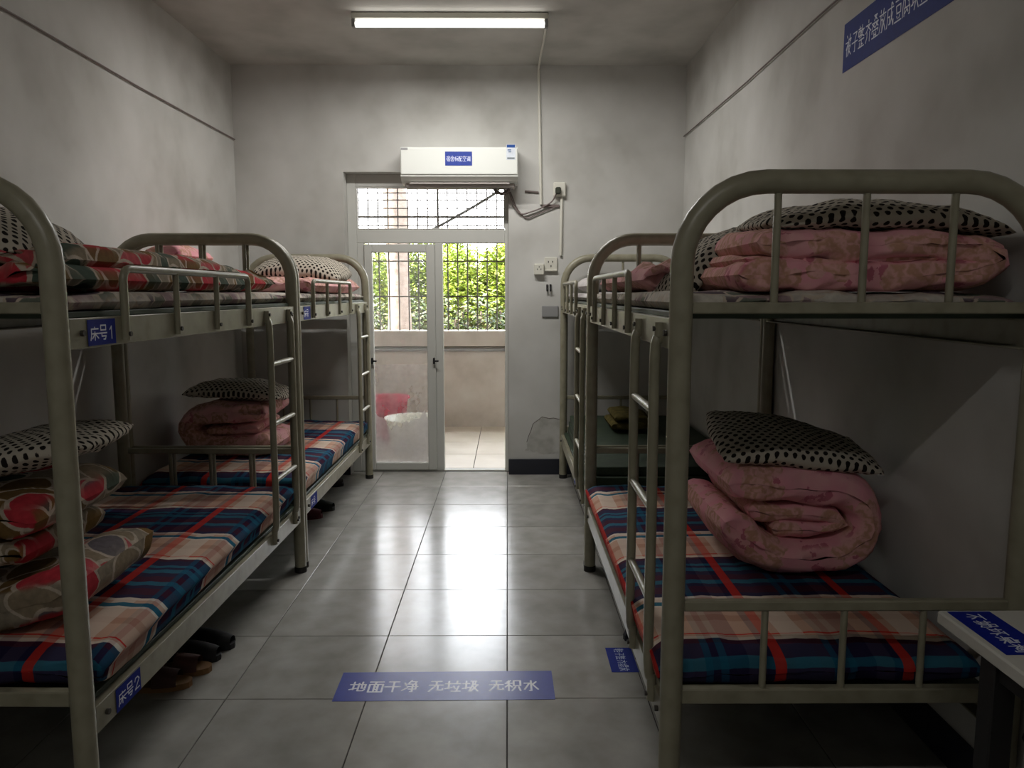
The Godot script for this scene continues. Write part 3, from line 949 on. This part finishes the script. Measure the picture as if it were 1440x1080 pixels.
func build_beds() -> void:
	var zn := 1.866
	var zm := zn + BL
	var zf := zm + 0.062
	var ang := atan2(0.030, BL)
	var blue := c8(18, 36, 128)
	var white := c8(226, 228, 236)
	var b := bunk("grey steel bunk bed nearest on the left, ladder at its far end", P(-1.088 - BW / 2, 0, (zn + zm) / 2), PI - ang, [true, false])
	# aisle side is local -x; plates face local -x
	plate("number_plate", sign_tex(192, 96, "床号1", [14, 20, 58, 58, 58], blue, white), 0.135, 0.068, Vector3(-BW / 2 - 0.0185, 1.329, -BL / 2 + 0.17), -PI / 2, b)
	plate("number_plate", sign_tex(192, 96, "床号2", [14, 20, 58, 58, 58], blue, white), 0.135, 0.068, Vector3(-BW / 2 - 0.0185, 0.309, -BL / 2 + 0.19), -PI / 2, b)
	b = bunk("grey steel bunk bed on the left beside the balcony door", P(-1.08 - BW / 2, 0, zf + BL / 2), PI, [true, true])
	var st := sign_tex(192, 96, "床号", [14, 20, 58, 58, 58], blue, white)
	plate("number_plate", st, 0.135, 0.068, Vector3(-BW / 2 - 0.0185, 1.329, -BL / 2 + 0.17), -PI / 2, b)
	plate("number_plate", st, 0.135, 0.068, Vector3(-BW / 2 - 0.0185, 0.309, -BL / 2 + 0.19), -PI / 2, b)
	bunk("grey steel bunk bed nearest on the right, ladder at its near end", P(0.425 + BW / 2, 0, (zn + zm) / 2), 0, [true, true])
	b = bunk("grey steel bunk bed on the right near the wall sockets", P(0.43 + BW / 2, 0, zf + BL / 2), 0, [true, true])
	plate("number_plate", st, 0.135, 0.068, Vector3(-BW / 2 - 0.0185, 0.309, BL / 2 - 0.65), -PI / 2, b)

func soft(called: String, label: String, category: String, group: String, me: Mesh, m: Material, part: String, at := Vector3.ZERO, rot := Vector3.ZERO) -> Node3D:
	var t := thing(called, label, category, at, 0.0, group)
	t.rotation = rot
	obj(part, me, m, t)
	return t

func build_bedding() -> void:
	var zn := 1.866
	var zm := zn + BL
	var zf := zm + 0.062
	var G := "plaid mattresses on lower bunks"
	# lower mattresses; path runs from the aisle side to the wall
	soft("mattress", "plaid mattress under the pink rolled quilt on right lower bunk", "mattress", G, padded([Vector2(0.398, 0.420), Vector2(0.42, 0.426), Vector2(0.7, 0.430), Vector2(1.0, 0.430), Vector2(1.27, 0.426)], 0.105, -(zn + 0.04), -(zm - 0.035), 0.008, 3, 1.0, 0.16, 0.6), M.cloth_plaid, "cover")
	soft("mattress", "plaid mattress on the nearest left lower bunk", "mattress", G, padded([Vector2(-1.955, 0.426), Vector2(-1.7, 0.430), Vector2(-1.4, 0.430), Vector2(-1.1, 0.422), Vector2(-1.085, 0.420)], 0.105, -(zn + 0.04), -(zm - 0.035), 0.008, 6, 1.0, 0.16, 0.6), M.cloth_plaid, "cover")
	soft("mattress", "plaid mattress on left lower bunk beside the balcony door", "mattress", G, padded([Vector2(-1.94, 0.426), Vector2(-1.7, 0.430), Vector2(-1.4, 0.430), Vector2(-1.1, 0.422), Vector2(-1.08, 0.420)], 0.105, -(zf + 0.04), -(zf + BL - 0.035), 0.008, 9, 1.0, 0.16, 0.6), M.cloth_plaid, "cover")
	# upper mattresses
	G = "thin mattresses on upper bunks"
	soft("thin_mattress", "thin flowered mattress pad on the nearest right upper bunk", "mattress", G, padded([Vector2(0.425, 1.408), Vector2(0.7, 1.411), Vector2(1.0, 1.411), Vector2(1.28, 1.408)], 0.045, -(zn + 0.04), -(zm - 0.035), 0.008, 13, 1.7, 0.16), M.cloth_petal2, "cover")
	soft("thin_mattress", "thin patterned mattress pad on the nearest left upper bunk", "mattress", G, padded([Vector2(-1.955, 1.411), Vector2(-1.6, 1.411), Vector2(-1.3, 1.411), Vector2(-1.095, 1.408)], 0.045, -(zn + 0.04), -(zm - 0.035), 0.008, 15, 1.7, 0.16), M.cloth_petal2, "cover")
	soft("thin_mattress", "thin patterned mattress pad on left upper bunk beside the balcony door", "mattress", G, padded([Vector2(-1.94, 1.411), Vector2(-1.6, 1.411), Vector2(-1.3, 1.411), Vector2(-1.085, 1.408)], 0.045, -(zf + 0.04), -(zf + BL - 0.035), 0.008, 17, 1.7, 0.16), M.cloth_petal2, "cover")
	soft("thin_mattress", "thin grey mattress pad on right upper bunk near the sockets", "mattress", G, padded([Vector2(0.44, 1.408), Vector2(0.7, 1.411), Vector2(1.0, 1.411), Vector2(1.28, 1.408)], 0.045, -(zf + 0.04), -(zf + BL - 0.035), 0.008, 19, 1.7, 0.16), M.cloth_grey, "cover")

	var GQ := "folded quilts on the bunks"
	var GP := "spotted pillows on the bunks"
	# right lower: pink quilt folded in a roll, open to the aisle, with a second fold tucked inside
	var roll := [Vector2(0.725, 0.807), Vector2(0.83, 0.802), Vector2(1.0, 0.797), Vector2(1.12, 0.777), Vector2(1.19, 0.712), Vector2(1.19, 0.632), Vector2(1.12, 0.567), Vector2(0.98, 0.542), Vector2(0.86, 0.572), Vector2(0.765, 0.642), Vector2(0.715, 0.682)]
	var q := soft("folded_quilt", "pink flowered quilt rolled up on the nearest right lower bunk", "quilt", GQ, padded(roll, 0.125, -2.42, -2.98, 0.014, 21, 1.8, 0.3, 0.7), M.cloth_rose, "outer_fold")
	obj("inner_fold", padded([Vector2(0.80, 0.712), Vector2(0.9, 0.702), Vector2(1.03, 0.697), Vector2(1.11, 0.677), Vector2(1.10, 0.657), Vector2(1.0, 0.647), Vector2(0.88, 0.652)], 0.075, -2.45, -2.95, 0.012, 22, 1.8, 0.3, 0.6), M.cloth_rose, q)
	soft("pillow", "spotted pillow lying on the rolled pink quilt, right lower bunk", "pillow", GP, pillow_mesh(0.56, 0.40, 0.13, 31, 0.015, 4.3, 0.02), M.cloth_dot, "case", P(0.99, 0.907, 2.62), Vector3(0.16, -0.06, -0.16))
	# right upper: pink quilt folded flat at the near end, pillow on top, quilt spread on behind
	q = soft("folded_quilt", "pink flowered quilt folded flat on the nearest right upper bunk", "quilt", GQ, padded([Vector2(0.585, 1.478), Vector2(0.72, 1.476), Vector2(0.95, 1.474), Vector2(1.15, 1.478), Vector2(1.255, 1.501), Vector2(1.265, 1.531), Vector2(1.15, 1.554), Vector2(0.9, 1.556), Vector2(0.72, 1.558), Vector2(0.63, 1.560)], 0.078, -1.945, -2.42, 0.016, 41, 1.8, 0.3, 0.8), M.cloth_rose, "outer_fold")
	obj("inner_fold", padded([Vector2(0.61, 1.520), Vector2(0.9, 1.515), Vector2(1.12, 1.520)], 0.04, -1.97, -2.4, 0.01, 42, 1.8, 0.3, 0.8), M.cloth_rose, q)
	soft("pillow", "spotted pillow on the folded pink quilt, right upper bunk", "pillow", GP, pillow_mesh(0.66, 0.40, 0.10, 43, 0.025, 4.3, 0.0), M.cloth_dot, "case", P(1.0, 1.632, 2.15), Vector3(0.05, 0.04, -0.02))
	soft("pillow", "second spotted pillow drooping at the aisle end of the pink quilt", "pillow", GP, pillow_mesh(0.40, 0.36, 0.09, 44, 0.03, 4.3, 0.0), M.cloth_dot, "case", P(0.61, 1.52, 2.50), Vector3(0.0, 0.1, 0.75))
	soft("folded_quilt", "pink quilt spread out behind the ladder, right upper bunk", "quilt", GQ, padded([Vector2(0.44, 1.475), Vector2(0.5, 1.495), Vector2(0.75, 1.500), Vector2(1.05, 1.490)], 0.08, -2.5, -3.65, 0.035, 46, 1.8, 0.2, 0.8), M.cloth_rose2, "cover")
	# right far upper
	soft("folded_quilt", "pale grey quilt folded on right upper bunk near the sockets", "quilt", GQ, padded([Vector2(0.46, 1.475), Vector2(0.6, 1.485), Vector2(0.95, 1.485), Vector2(1.22, 1.480)], 0.08, -4.2, -5.1, 0.014, 51, 1.5, 0.25, 0.8), M.cloth_grey, "cover")
	soft("pillow", "plump pale pillow at the head of right upper bunk near the sockets", "pillow", GP, pillow_mesh(0.66, 0.42, 0.15, 52, 0.0, 4.3), M.cloth_grey, "case", P(0.83, 1.50, 5.45), Vector3(0, 0, 0.05))
	# right far lower: bare green boards stacked, with an ochre bundle
	var gb := thing("board_stack", "dark green wooden boards stacked on the far right lower bunk", "boards", P(0.43 + BW / 2, 0.365, zf + 0.95))
	for k in 3:
		obj("board", bx(Vector3(0.0, 0.025 + 0.05 * k, 0.0), Vector3(BW - 0.06 - 0.01 * k, 0.047, BL - 0.1 - 0.06 * k), 0.003), M.board, gb)
	soft("folded_blanket", "small ochre blanket folded on the stacked green boards", "blanket", "", padded([Vector2(0.68, 0.565), Vector2(0.85, 0.565), Vector2(0.93, 0.59), Vector2(0.85, 0.618), Vector2(0.70, 0.618)], 0.05, -4.9, -5.3, 0.01, 61, 1.5), tri_mat(Color.WHITE, 0.95, noise_tex(91, 0.03, [[0.0, c8(70, 64, 38)], [1.0, c8(120, 108, 62)]], 3, 256), 2.0, 0.2), "cover")

	# left upper near: petal quilt folded low and long, pillow at the near end
	soft("folded_quilt", "red and olive petal quilt folded along the nearest left upper bunk", "quilt", GQ, padded([Vector2(-1.12, 1.468), Vector2(-1.3, 1.471), Vector2(-1.6, 1.471), Vector2(-1.82, 1.486), Vector2(-1.83, 1.521), Vector2(-1.6, 1.536), Vector2(-1.3, 1.534), Vector2(-1.15, 1.521)], 0.066, -1.93, -3.3, 0.022, 71, 1.67, 0.2, 0.8), M.cloth_petal, "cover")
	soft("folded_quilt", "crumpled petal quilt end heaped by the ladder, left upper bunk", "quilt", GQ, padded([Vector2(-1.13, 1.476), Vector2(-1.3, 1.491), Vector2(-1.5, 1.516), Vector2(-1.75, 1.506)], 0.08, -3.12, -3.72, 0.03, 73, 1.67, 0.25, 0.8), M.cloth_petal, "cover")
	soft("pillow", "spotted pillow at the near end of the left upper bunk", "pillow", GP, pillow_mesh(0.66, 0.44, 0.15, 75, 0.05, 4.3, 0.02), M.cloth_dot, "case", P(-1.51, 1.615, 2.15), Vector3(0.02, -0.1, -0.16))
	# left far upper
	soft("folded_quilt", "pink flowered quilt folded on left upper bunk beside the balcony door", "quilt", GQ, padded([Vector2(-1.10, 1.477), Vector2(-1.3, 1.482), Vector2(-1.6, 1.482), Vector2(-1.8, 1.482)], 0.085, -4.3, -5.7, 0.022, 81, 1.8, 0.2, 0.8), M.cloth_rose2, "cover")
	soft("folded_quilt", "red flowered quilt bundle standing by the wall, far left upper bunk", "quilt", GQ, padded([Vector2(-1.73, 1.516), Vector2(-1.83, 1.486), Vector2(-1.93, 1.516), Vector2(-1.94, 1.616), Vector2(-1.85, 1.651), Vector2(-1.74, 1.636)], 0.09, -4.1, -4.55, 0.012, 83, 1.8, 0.3, 0.8), M.cloth_rose, "cover")
	soft("pillow", "spotted pillow on left upper bunk beside the balcony door", "pillow", GP, pillow_mesh(0.62, 0.5, 0.20, 85, 0.03, 4.3, 0.0), M.cloth_dot, "case", P(-1.40, 1.585, 5.25), Vector3(0.1, 0.0, -0.04))
	# left lower near: petal quilt rolled, noses towards the aisle; pillow on top
	q = soft("folded_quilt", "red and olive petal quilt rolled on the nearest left lower bunk", "quilt", GQ, padded([Vector2(-1.28, 0.812), Vector2(-1.4, 0.812), Vector2(-1.6, 0.802), Vector2(-1.78, 0.762), Vector2(-1.84, 0.682), Vector2(-1.80, 0.592), Vector2(-1.6, 0.547), Vector2(-1.4, 0.557), Vector2(-1.27, 0.592), Vector2(-1.20, 0.632)], 0.13, -2.0, -2.5, 0.014, 91, 1.67, 0.3, 0.7), M.cloth_petal, "outer_fold")
	obj("inner_fold", padded([Vector2(-1.34, 0.707), Vector2(-1.5, 0.702), Vector2(-1.68, 0.682)], 0.085, -2.03, -2.47, 0.012, 92, 1.67, 0.3, 0.6), M.cloth_petal, q)
	soft("pillow", "spotted pillow tilted on the rolled petal quilt, left lower bunk", "pillow", GP, pillow_mesh(0.68, 0.42, 0.13, 95, 0.01, 4.3, 0.0), M.cloth_dot, "case", P(-1.52, 0.935, 2.25), Vector3(0.0, 0.1, 0.24))
	# left lower far
	q = soft("folded_quilt", "dim flowered quilt rolled on far left lower bunk", "quilt", GQ, padded([Vector2(-1.40, 0.740), Vector2(-1.6, 0.740), Vector2(-1.82, 0.710), Vector2(-1.88, 0.630), Vector2(-1.80, 0.560), Vector2(-1.6, 0.540), Vector2(-1.36, 0.550)], 0.12, -4.35, -4.85, 0.014, 101, 1.8, 0.3, 0.7), M.cloth_rose2, "outer_fold")
	obj("inner_fold", padded([Vector2(-1.46, 0.645), Vector2(-1.6, 0.642), Vector2(-1.76, 0.635)], 0.07, -4.38, -4.82, 0.012, 102, 1.8, 0.3, 0.6), M.cloth_rose2, q)
	soft("pillow", "spotted pillow on the rolled quilt, far left lower bunk", "pillow", GP, pillow_mesh(0.6, 0.42, 0.13, 105, 0.02, 4.3, 0.0), M.cloth_dot, "case", P(-1.63, 0.848, 4.6), Vector3(0.0, 0.0, -0.05))

# ---------------------------------------------------------------- wall fittings
func build_fittings() -> void:
	# split air conditioner: body profile extruded along x
	var t := thing("air_conditioner", "white wall air conditioner with a blue sign above the balcony door", "air conditioner", P(-0.355, 2.18, ZB))
	var n := 14
	var prof := PackedVector2Array([Vector2(0.0, 0.062), Vector2(0.11, 0.06), Vector2(0.175, 0.08), Vector2(0.203, 0.105), Vector2(0.205, 0.12), Vector2(0.203, 0.29), Vector2(0.19, 0.315), Vector2(0.16, 0.322), Vector2(0.0, 0.322)])
	var st := mb()
	prism(st, prof, -0.43, 0.43)
	var body := obj("body", done(st), M.ac, t)
	body.rotation.y = -PI / 2
	st = mb()
	box(st, Vector3(0, 0.212, 0.207), Vector3(0.856, 0.19, 0.012), 0.005)
	obj("front_panel", done(st), M.ac, t)
	st = mb()
	box(st, Vector3(0, 0.05, 0.07), Vector3(0.82, 0.03, 0.13), 0.008)
	obj("underside", done(st), M.ac_under, t)
	st = mb()
	box(st, Vector3(0, 0.066, 0.158), Vector3(0.74, 0.006, 0.055), 0.002, Basis(Vector3.RIGHT, 0.35))
	obj("louvre", done(st), M.ac_under, t)
	var blue := c8(58, 74, 150)
	plate("notice", sign_tex(320, 160, "宿舍标配空调", [14, 46, 46, 66, 48], blue, c8(220, 224, 240)), 0.197, 0.1, Vector3(-0.004, 0.231, 0.2135), 0, t).set_meta("label", "blue notice with white characters")
	var en := sign_tex(64, 108, "", [0, 0, 1, 1, 1], c8(206, 212, 220), c8(40, 60, 120))
	var im := en.get_image()
	im.fill_rect(Rect2i(3, 3, 58, 20), c8(46, 78, 140))
	im.fill_rect(Rect2i(8, 36, 26, 7), c8(70, 96, 140))
	im.fill_rect(Rect2i(14, 50, 20, 6), c8(60, 84, 120))
	im.fill_rect(Rect2i(6, 92, 52, 10), c8(110, 118, 120))
	plate("energy_label", ImageTexture.create_from_image(im), 0.066, 0.11, Vector3(0.379, 0.278, 0.2135), 0, t).set_meta("label", "small blue and white energy label")
	obj("display", bx(Vector3(-0.40, 0.30, 0.2135), Vector3(0.05, 0.016, 0.002)), M.grey_plastic, t)
	# refrigerant hose from the unit out through the transom, and the flex to its socket
	var o := obj("drain_hose", rod(curve_pts([P(0.03, 2.215, ZB - 0.08), P(0.0, 2.235, ZB - 0.04), P(-0.06, 2.245, ZB + 0.1), P(-0.12, 2.21, ZB + 0.26), P(-0.4, 2.06, ZB + 0.35), P(-0.68, 1.93, ZB + 0.45), P(-0.85, 1.89, ZB + 0.5)]), 0.011, 8), M.grey_plastic)
	tag(o, "grey hose slanting from the air conditioner across the transom", "hose")
	var wrap := mb()
	rng.seed = 31
	for k in 6:
		var pts := []
		for i in 9:
			var a := TAU * i / 8.0
			pts.append(P(-0.045 + 0.055 * cos(a) + rng.randf_range(-0.008, 0.008), 2.215 + 0.035 * sin(a) + rng.randf_range(-0.006, 0.006), ZB - 0.03 - 0.012 * k))
		tube(wrap, pts, 0.008, 6)
	o = obj("wrapped_pipes", done(wrap), M.cable)
	tag(o, "tangle of taped pipes at the lower right of the air conditioner", "pipes")
	o = obj("power_cable", rod(curve_pts([P(0.01, 2.2, ZB - 0.03), P(0.045, 2.1, ZB - 0.02), P(0.1, 2.035, ZB - 0.02), P(0.18, 2.05, ZB - 0.02), P(0.27, 2.085, ZB - 0.02), P(0.34, 2.13, ZB - 0.03), P(0.375, 2.2, ZB - 0.05)]), 0.006, 6), M.cable)
	tag(o, "dark power cable sagging from air conditioner to the upper socket", "cable", "cables beside the door")
	o = obj("power_cable", rod(curve_pts([P(0.02, 2.2, ZB - 0.02), P(0.07, 2.08, ZB - 0.012), P(0.14, 2.005, ZB - 0.012), P(0.22, 2.03, ZB - 0.012), P(0.32, 2.07, ZB - 0.012), P(0.36, 2.085, ZB - 0.012)]), 0.005, 6), M.cable)
	tag(o, "lower looping cable tail beneath the power cable", "cable", "cables beside the door")
	o = obj("cable_clip", rod([P(0.13, 2.205, ZB - 0.008), P(0.235, 2.197, ZB - 0.008)], 0.008, 6), M.cable)
	tag(o, "short dark cable stub on the wall right of the air conditioner", "cable")
	for c in [[0.232, HC - 0.005, 0.255, 2.105, "white conduit running from the ceiling down past the air conditioner"], [0.412, 2.16, 0.408, 1.72, "white conduit between the upper and the lower sockets"]]:
		o = obj("conduit", rod([P(c[0], c[1], ZB - 0.01), P(c[2], c[3], ZB - 0.01)], 0.011, 8), M.plastic)
		tag(o, c[4], "conduit", "conduits on the door wall")
	var trunk := obj("cable_trunking", bx(P(0.33, 2.095, ZB - 0.008), Vector3(0.13, 0.022, 0.016), 0.003), M.cable)
	tag(trunk, "short dark cable trunking under the upper socket", "trunking")
	# sockets
	var s := thing("wall_socket", "socket with a black plug at the end of the power cable", "socket", P(0.394, 2.216, ZB), 0, "sockets right of the door")
	obj("face_plate", bx(Vector3(0, 0, 0.018), Vector3(0.094, 0.105, 0.036), 0.006), M.plastic, s)
	obj("plug", bx(Vector3(-0.012, -0.012, 0.052), Vector3(0.042, 0.05, 0.034), 0.008), mat(c8(52, 56, 44), 0.5), s)
	s = thing("wall_socket", "square surface socket lower left of the two by conduit", "socket", P(0.241, 1.616, ZB), 0, "sockets right of the door")
	obj("face_plate", bx(Vector3(0, 0, 0.02), Vector3(0.078, 0.086, 0.04), 0.006), M.plastic, s)
	for k in [Vector2(-0.014, 0.0), Vector2(0.014, 0.0), Vector2(0, 0.018)]:
		obj("slot", bx(Vector3(k.x, k.y, 0.0405), Vector3(0.005, 0.012, 0.002)), M.black, s)
	s = thing("wall_socket", "white flush socket upper right, beside the surface socket", "socket", P(0.333, 1.66, ZB), 0, "sockets right of the door")
	obj("face_plate", bx(Vector3(0, 0, 0.007), Vector3(0.1, 0.096, 0.014), 0.004), M.plastic, s)
	for k in [Vector2(-0.02, 0.014), Vector2(0.012, 0.014), Vector2(0.0, -0.018)]:
		obj("slot", bx(Vector3(k.x, k.y, 0.0145), Vector3(0.006, 0.014, 0.002)), M.black, s)
	obj("bottom_edge", bx(Vector3(0, -0.052, 0.012), Vector3(0.1, 0.014, 0.024), 0.003), M.plastic, s)
	s = thing("wall_hook", "small pair of black hooks under the sockets", "hook", P(0.318, 1.475, ZB))
	for k in [-0.013, 0.013]:
		obj("hook", rod(curve_pts([Vector3(k, 0.026, 0.004), Vector3(k, 0.0, 0.008), Vector3(k, -0.022, 0.018), Vector3(k, -0.012, 0.03)], 4), 0.008, 6), M.black, s)
	s = thing("blank_plate", "plain grey cover plate on the wall below the black hooks", "cover plate", P(0.329, 1.293, ZB))
	obj("plate", bx(Vector3(0, 0, 0.006), Vector3(0.128, 0.088, 0.012), 0.004), M.grey_plastic, s)
	# printed signs
	var blue2 := c8(20, 40, 120)
	var wh := c8(222, 226, 238)
	var ws := thing("wall_sign", "long blue sign with white characters high on the right wall", "sign", P(XR - 0.001, 2.40, 2.70))
	plate("panel", sign_tex(1024, 200, "被子整齐叠放成豆腐块且长", [20, 52, 56, 92, 61], blue2, wh), 0.92, 0.186, Vector3(0, 0, 0), -PI / 2, ws)
	var fs := thing("floor_sign", "long blue floor sticker with white characters across the aisle", "floor sign", P(-0.228, 0.0003, 2.635))
	var o2 := plate("sticker", null, 0.79, 0.205, Vector3.ZERO, 0, fs, mat(Color.WHITE, 0.3, sign_tex(1200, 300, "地面干净 无垃圾 无积水", [64, 88, 92, 128, 97], c8(46, 62, 158), c8(226, 228, 240), 0.62)))
	o2.rotation = Vector3(-PI / 2, 0.012, 0)
	fs = thing("floor_sign", "small blue floor sticker beside the nearest right bunk", "floor sign", P(0.447, 0.0003, 2.83))
	o2 = plate("sticker", sign_tex(400, 216, "鞋子整齐摆放", [18, 66, 58, 84, 61], c8(12, 36, 126), c8(190, 200, 220), 0.45), 0.2, 0.104, Vector3.ZERO, 0, fs)
	o2.rotation = Vector3(-PI / 2, -PI / 2, 0)

# ---------------------------------------------------------------- desk and small things
func build_desk() -> void:
	var t := thing("desk", "narrow white-topped desk with black legs at the lower right", "desk", P(0, 0, 0))
	obj("table_top", slab(0.97, XR - 0.006, 0.69, 0.72, 0.75, 1.635, 0.004), mat(c8(206, 204, 196), 0.45), t)
	for z in [1.46, 0.92]:
		for x in [1.0, 1.29]:
			obj("leg", slab(x - 0.024, x + 0.024, 0.0, 0.69, z - 0.024, z + 0.024, 0.003), M.black, t)
	obj("apron", slab(0.985, 1.0, 0.655, 0.69, 0.95, 1.436, 0.002), M.black, t)
	var dr := obj("drawer", slab(1.045, 1.3, 0.37, 0.655, 0.95, 1.435, 0.004), mat(c8(176, 170, 162), 0.5), t)
	obj("handle", rod(curve_pts([P(1.046, 0.56, 1.40), P(1.022, 0.56, 1.395), P(1.02, 0.54, 1.33), P(1.02, 0.52, 1.26), P(1.022, 0.515, 1.2), P(1.046, 0.515, 1.195)], 4), 0.008, 8), M.black, dr)
	var sg := plate("sticker", sign_tex(480, 224, "不损坏桌椅", [22, 66, 82, 96, 88], c8(14, 34, 140), c8(224, 228, 238)), 0.205, 0.096, P(1.034, 0.7203, 1.522), 0, t)
	sg.rotation = Vector3(-PI / 2, -PI / 2, 0)
	sg.set_meta("label", "blue sticker with white characters")
	var s := thing("plastic_stool", "dark blue plastic stool under the desk", "stool", P(1.17, 0, 1.22))
	obj("seat", bx(Vector3(0, 0.325, 0), Vector3(0.22, 0.03, 0.22), 0.01), mat(c8(34, 36, 74), 0.4), s)
	for x in [-0.085, 0.085]:
		for z in [-0.085, 0.085]:
			obj("leg", rod([Vector3(x * 1.15, 0, z * 1.15), Vector3(x, 0.312, z)], 0.014, 8), mat(c8(34, 36, 74), 0.4), s)

func shoe_outline(ln: float, wd: float) -> PackedVector2Array:
	var p := PackedVector2Array()
	for k in 20:
		var a := TAU * k / 20
		var x := cos(a)
		var z := sin(a)
		var w := wd / 2 * (0.86 + 0.16 * x + 0.06 * cos(2.2 * x))
		p.append(Vector2(x * ln / 2, signf(z) * pow(absf(z), 0.75) * w))
	return p

# slipper: toe along local +x
func slipper(label: String, at: Vector3, turn: float, sole: Color, strap: Color, closed := false) -> void:
	var t := thing("slipper", label, "shoe", at, turn, "shoes under the bunks")
	var ol := shoe_outline(0.26, 0.098)
	var st := mb()
	prism(st, ol, 0.0, 0.022)
	var so := obj("sole", done(st), mat(sole, 0.7), t)
	so.rotation.x = -PI / 2
	st = mb()
	st.set_smooth_group(0)
	var a0 := 0.0 if not closed else -0.05
	var a1 := 0.085 if not closed else 0.122
	var n := 8
	for i in n:
		for j in 10:
			var f := func(ii: int, jj: int) -> Vector3:
				var x := lerpf(a0, a1, float(ii) / n)
				var an := PI * jj / 10.0
				var w := 0.049 * sqrt(clampf(1.0 - pow(maxf(x, 0.0) / 0.135, 3.0), 0.02, 1.0))
				var hgt := 0.055 - 0.22 * maxf(x - 0.02, 0.0)
				return Vector3(x, 0.018 + hgt * pow(sin(an), 0.8), -cos(an) * w)
			quad(st, f.call(i, j), f.call(i, j + 1), f.call(i + 1, j + 1), f.call(i + 1, j))
	obj("upper", done(st), mat(strap, 0.7), t)

func build_shoes() -> void:
	slipper("black slipper farther from the camera under the nearest left bunk", P(-1.24, 0, 2.96), -0.15, c8(26, 25, 28), c8(20, 20, 22), true)
	slipper("black slipper beside its mate, just behind the brown pair", P(-1.26, 0, 2.85), -0.05, c8(26, 25, 28), c8(20, 20, 22), true)
	slipper("brown slipper behind its mate under the nearest left bunk", P(-1.26, 0, 2.74), 0.1, c8(128, 94, 56), c8(86, 52, 44))
	slipper("brown slipper nearest the camera under the left bunk", P(-1.29, 0, 2.63), 0.12, c8(128, 94, 56), c8(70, 44, 40))
	slipper("dark slipper under the left bunk beside the balcony door", P(-1.28, 0, 4.93), -0.15, c8(30, 32, 28), c8(26, 28, 24), true)
	slipper("dark red slipper under the left bunk beside the balcony door", P(-1.32, 0, 4.74), 0.05, c8(92, 26, 38), c8(84, 22, 34), true)
	slipper("black slipper farthest under left bunk, close to the door wall", P(-1.36, 0, 5.55), 0.1, c8(22, 20, 22), c8(34, 22, 24), true)
	slipper("dark navy slipper beside the small floor sticker, farther one", P(0.61, 0, 3.0), PI - 0.1, c8(30, 30, 44), c8(24, 24, 36), true)
	slipper("dark navy slipper beside the small floor sticker, nearer one", P(0.63, 0, 2.85), PI + 0.12, c8(30, 30, 54), c8(26, 24, 46), true)

func _ready() -> void:
	setup()
	make_materials()
	build_room()
	build_lamps()
	build_door()
	build_balcony()
	build_outside()
	build_beds()
	build_bedding()
	build_fittings()
	build_desk()
	build_shoes()
